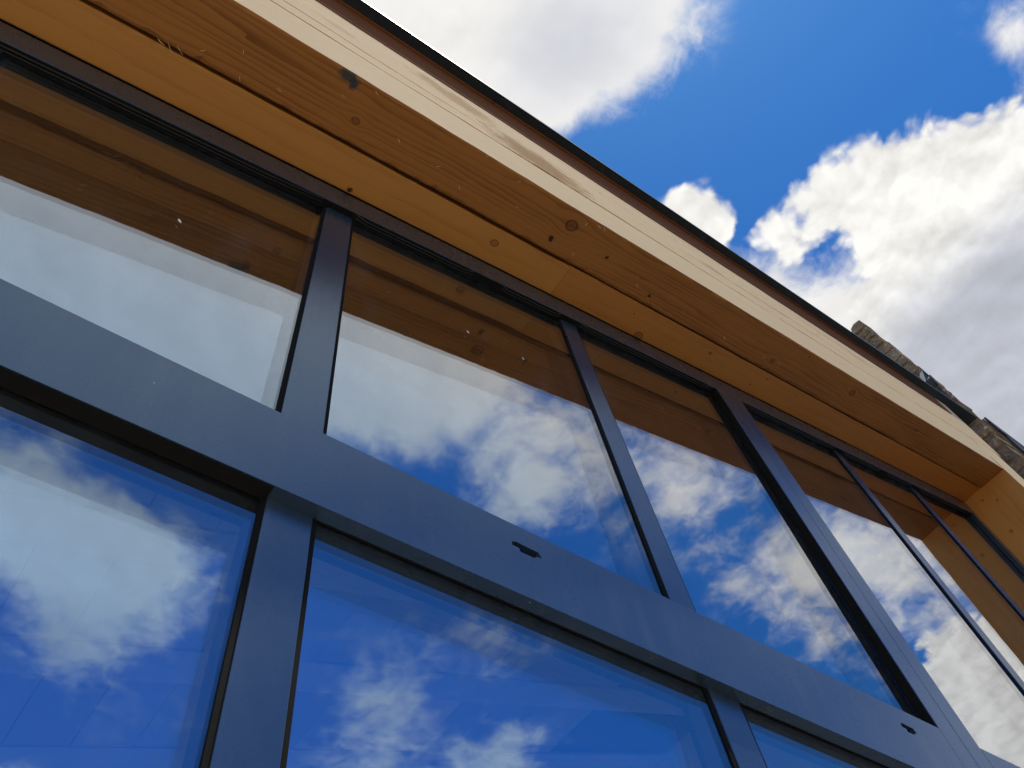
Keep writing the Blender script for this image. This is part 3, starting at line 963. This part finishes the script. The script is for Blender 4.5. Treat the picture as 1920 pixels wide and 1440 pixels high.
mesh_obj('side_wall', V, F, M_plaster, room)
V, F = prism([(XL - .15, -2.5), (XL, -2.5), (XL, z_at(XL, NJ)), (XL - .15, z_at(XL - .15, NJ))], .98, 8.0)
mesh_obj('side_wall', V, F, M_plaster, room)
V, F = box(XL, 6.5, 1.16, 8.0, -2.5, -2.44)
mesh_obj('floor', V, F, M_floor, room)

# ------------------------------------------------------------------ stone wall of the older house at the right
house = thing('stone_wall', 'old lichen spotted rubble stone wall rising behind the right end of the roof', 'wall', W(8.35, .6, -2.5))
SX = 8.2


def corner_d(z):
    pts = [(-3, .503), (6.9, .503), (8.14, .508), (9.0, .545), (9.97, .589)]
    for (a, b), (c, d) in zip(pts[:-1], pts[1:]):
        if z <= c:
            return b + (d - b) * (z - a) / (c - a)
    return pts[-1][1]


rnd = random.Random(77)
core = []
V, F = [], []
zs = [-2.5, 2, 5, 6.9, 8.14, 9.0, 9.93]
for z in zs:
    d = corner_d(z) + .02
    V += [W(SX + .025, d, z), W(SX + .36, d, z), W(SX + .36, 6.0, z), W(SX + .025, 6.0, z)]
for i in range(len(zs) - 1):
    for k in range(4):
        j = (k + 1) % 4
        F.append((i * 4 + k, i * 4 + j, i * 4 + 4 + j, i * 4 + 4 + k))
F += [(0, 1, 2, 3), tuple(len(V) - 4 + k for k in (3, 2, 1, 0))]
mesh_obj('mortar_core', V, F, M_mortar, house)


def stone(x0, x1, d0, d1, z0, z1, rnd):
    """a squared rubble stone: chamfered, skewed box"""
    bm = bmesh.new()
    bmesh.ops.create_cube(bm, size=1.0)
    bmesh.ops.subdivide_edges(bm, edges=list(bm.edges), cuts=1, use_grid_fill=True)
    c = W((x0 + x1) / 2, (d0 + d1) / 2, (z0 + z1) / 2)
    sx, sd, sz = (x1 - x0) * U, (d1 - d0) * U, (z1 - z0) * U
    for v in bm.verts:
        q = v.co * 2
        edge = sum(abs(k) > .9 for k in q) - 1
        sh = 1 - .045 * max(0, edge)
        p = Vector((v.co.x * sx * (1 - .10 * max(0, edge) * (1 if sx < .12 else .4)), v.co.y * sd * sh, v.co.z * sz * sh))
        e = Vector([rnd.gauss(0, 1) * s for s in (.0045, .006, .005)])
        v.co = c + p + e
    V = [v.co.copy() for v in bm.verts]
    bm.verts.index_update()
    F = [tuple(v.index for v in f.verts) for f in bm.faces]
    bm.free()
    mesh_obj('stone', V, F, M_stone, house)


z = 2.6
while z < 9.95:
    h = rnd.uniform(.11, .26)
    if z + h > 9.85:
        h = 9.97 - z
    d = corner_d(z + h / 2) + rnd.uniform(-.004, .004)
    first = True
    while d < 1.75:
        L = rnd.uniform(.09, .24) if not first else rnd.uniform(.12, .26)
        px = rnd.uniform(-.02, .012)
        stone(SX + px, SX + (.38 if first else .12), d, d + L - .016, z + .008, z + h - .012, rnd)
        d += L
        first = False
    z += h
# dark slates hung on the wider lower part of the wall
for i in range(22):
    zt = 7.55 - i * .22
    for j in range(3):
        xa = 8.60 + j * .30 + (.15 if i % 2 else 0)
        V, F = box(xa, xa + .29, .462 + .004 * (i % 2), .485, zt - .30, zt - (.03 if i == 0 else 0))
        mesh_obj('hung_slate', V, F, M_slate, house)
V, F = box(8.60, 9.60, .49, 6.0, -2.5, 7.52)
mesh_obj('lower_wall', V, F, M_mortar, house)
# lead flashing and bracket on the wall
V, F = join(prism([(8.10, 8.10), (8.19, 8.36), (8.19, 8.00)], .52, .60), box(8.12, 8.19, .508, .516, 7.9, 8.40))
mesh_obj('lead_flashing', V, F, M_lead, house)
for dz in (0.0, .05, .10):
    V, F = tube([W(8.17, .535 + dz * .4, 7.95 - .45 * t) for t in (0, .5, 1.0)], .004)
    mesh_obj('bracket_strap', V, F, M_lead, house)
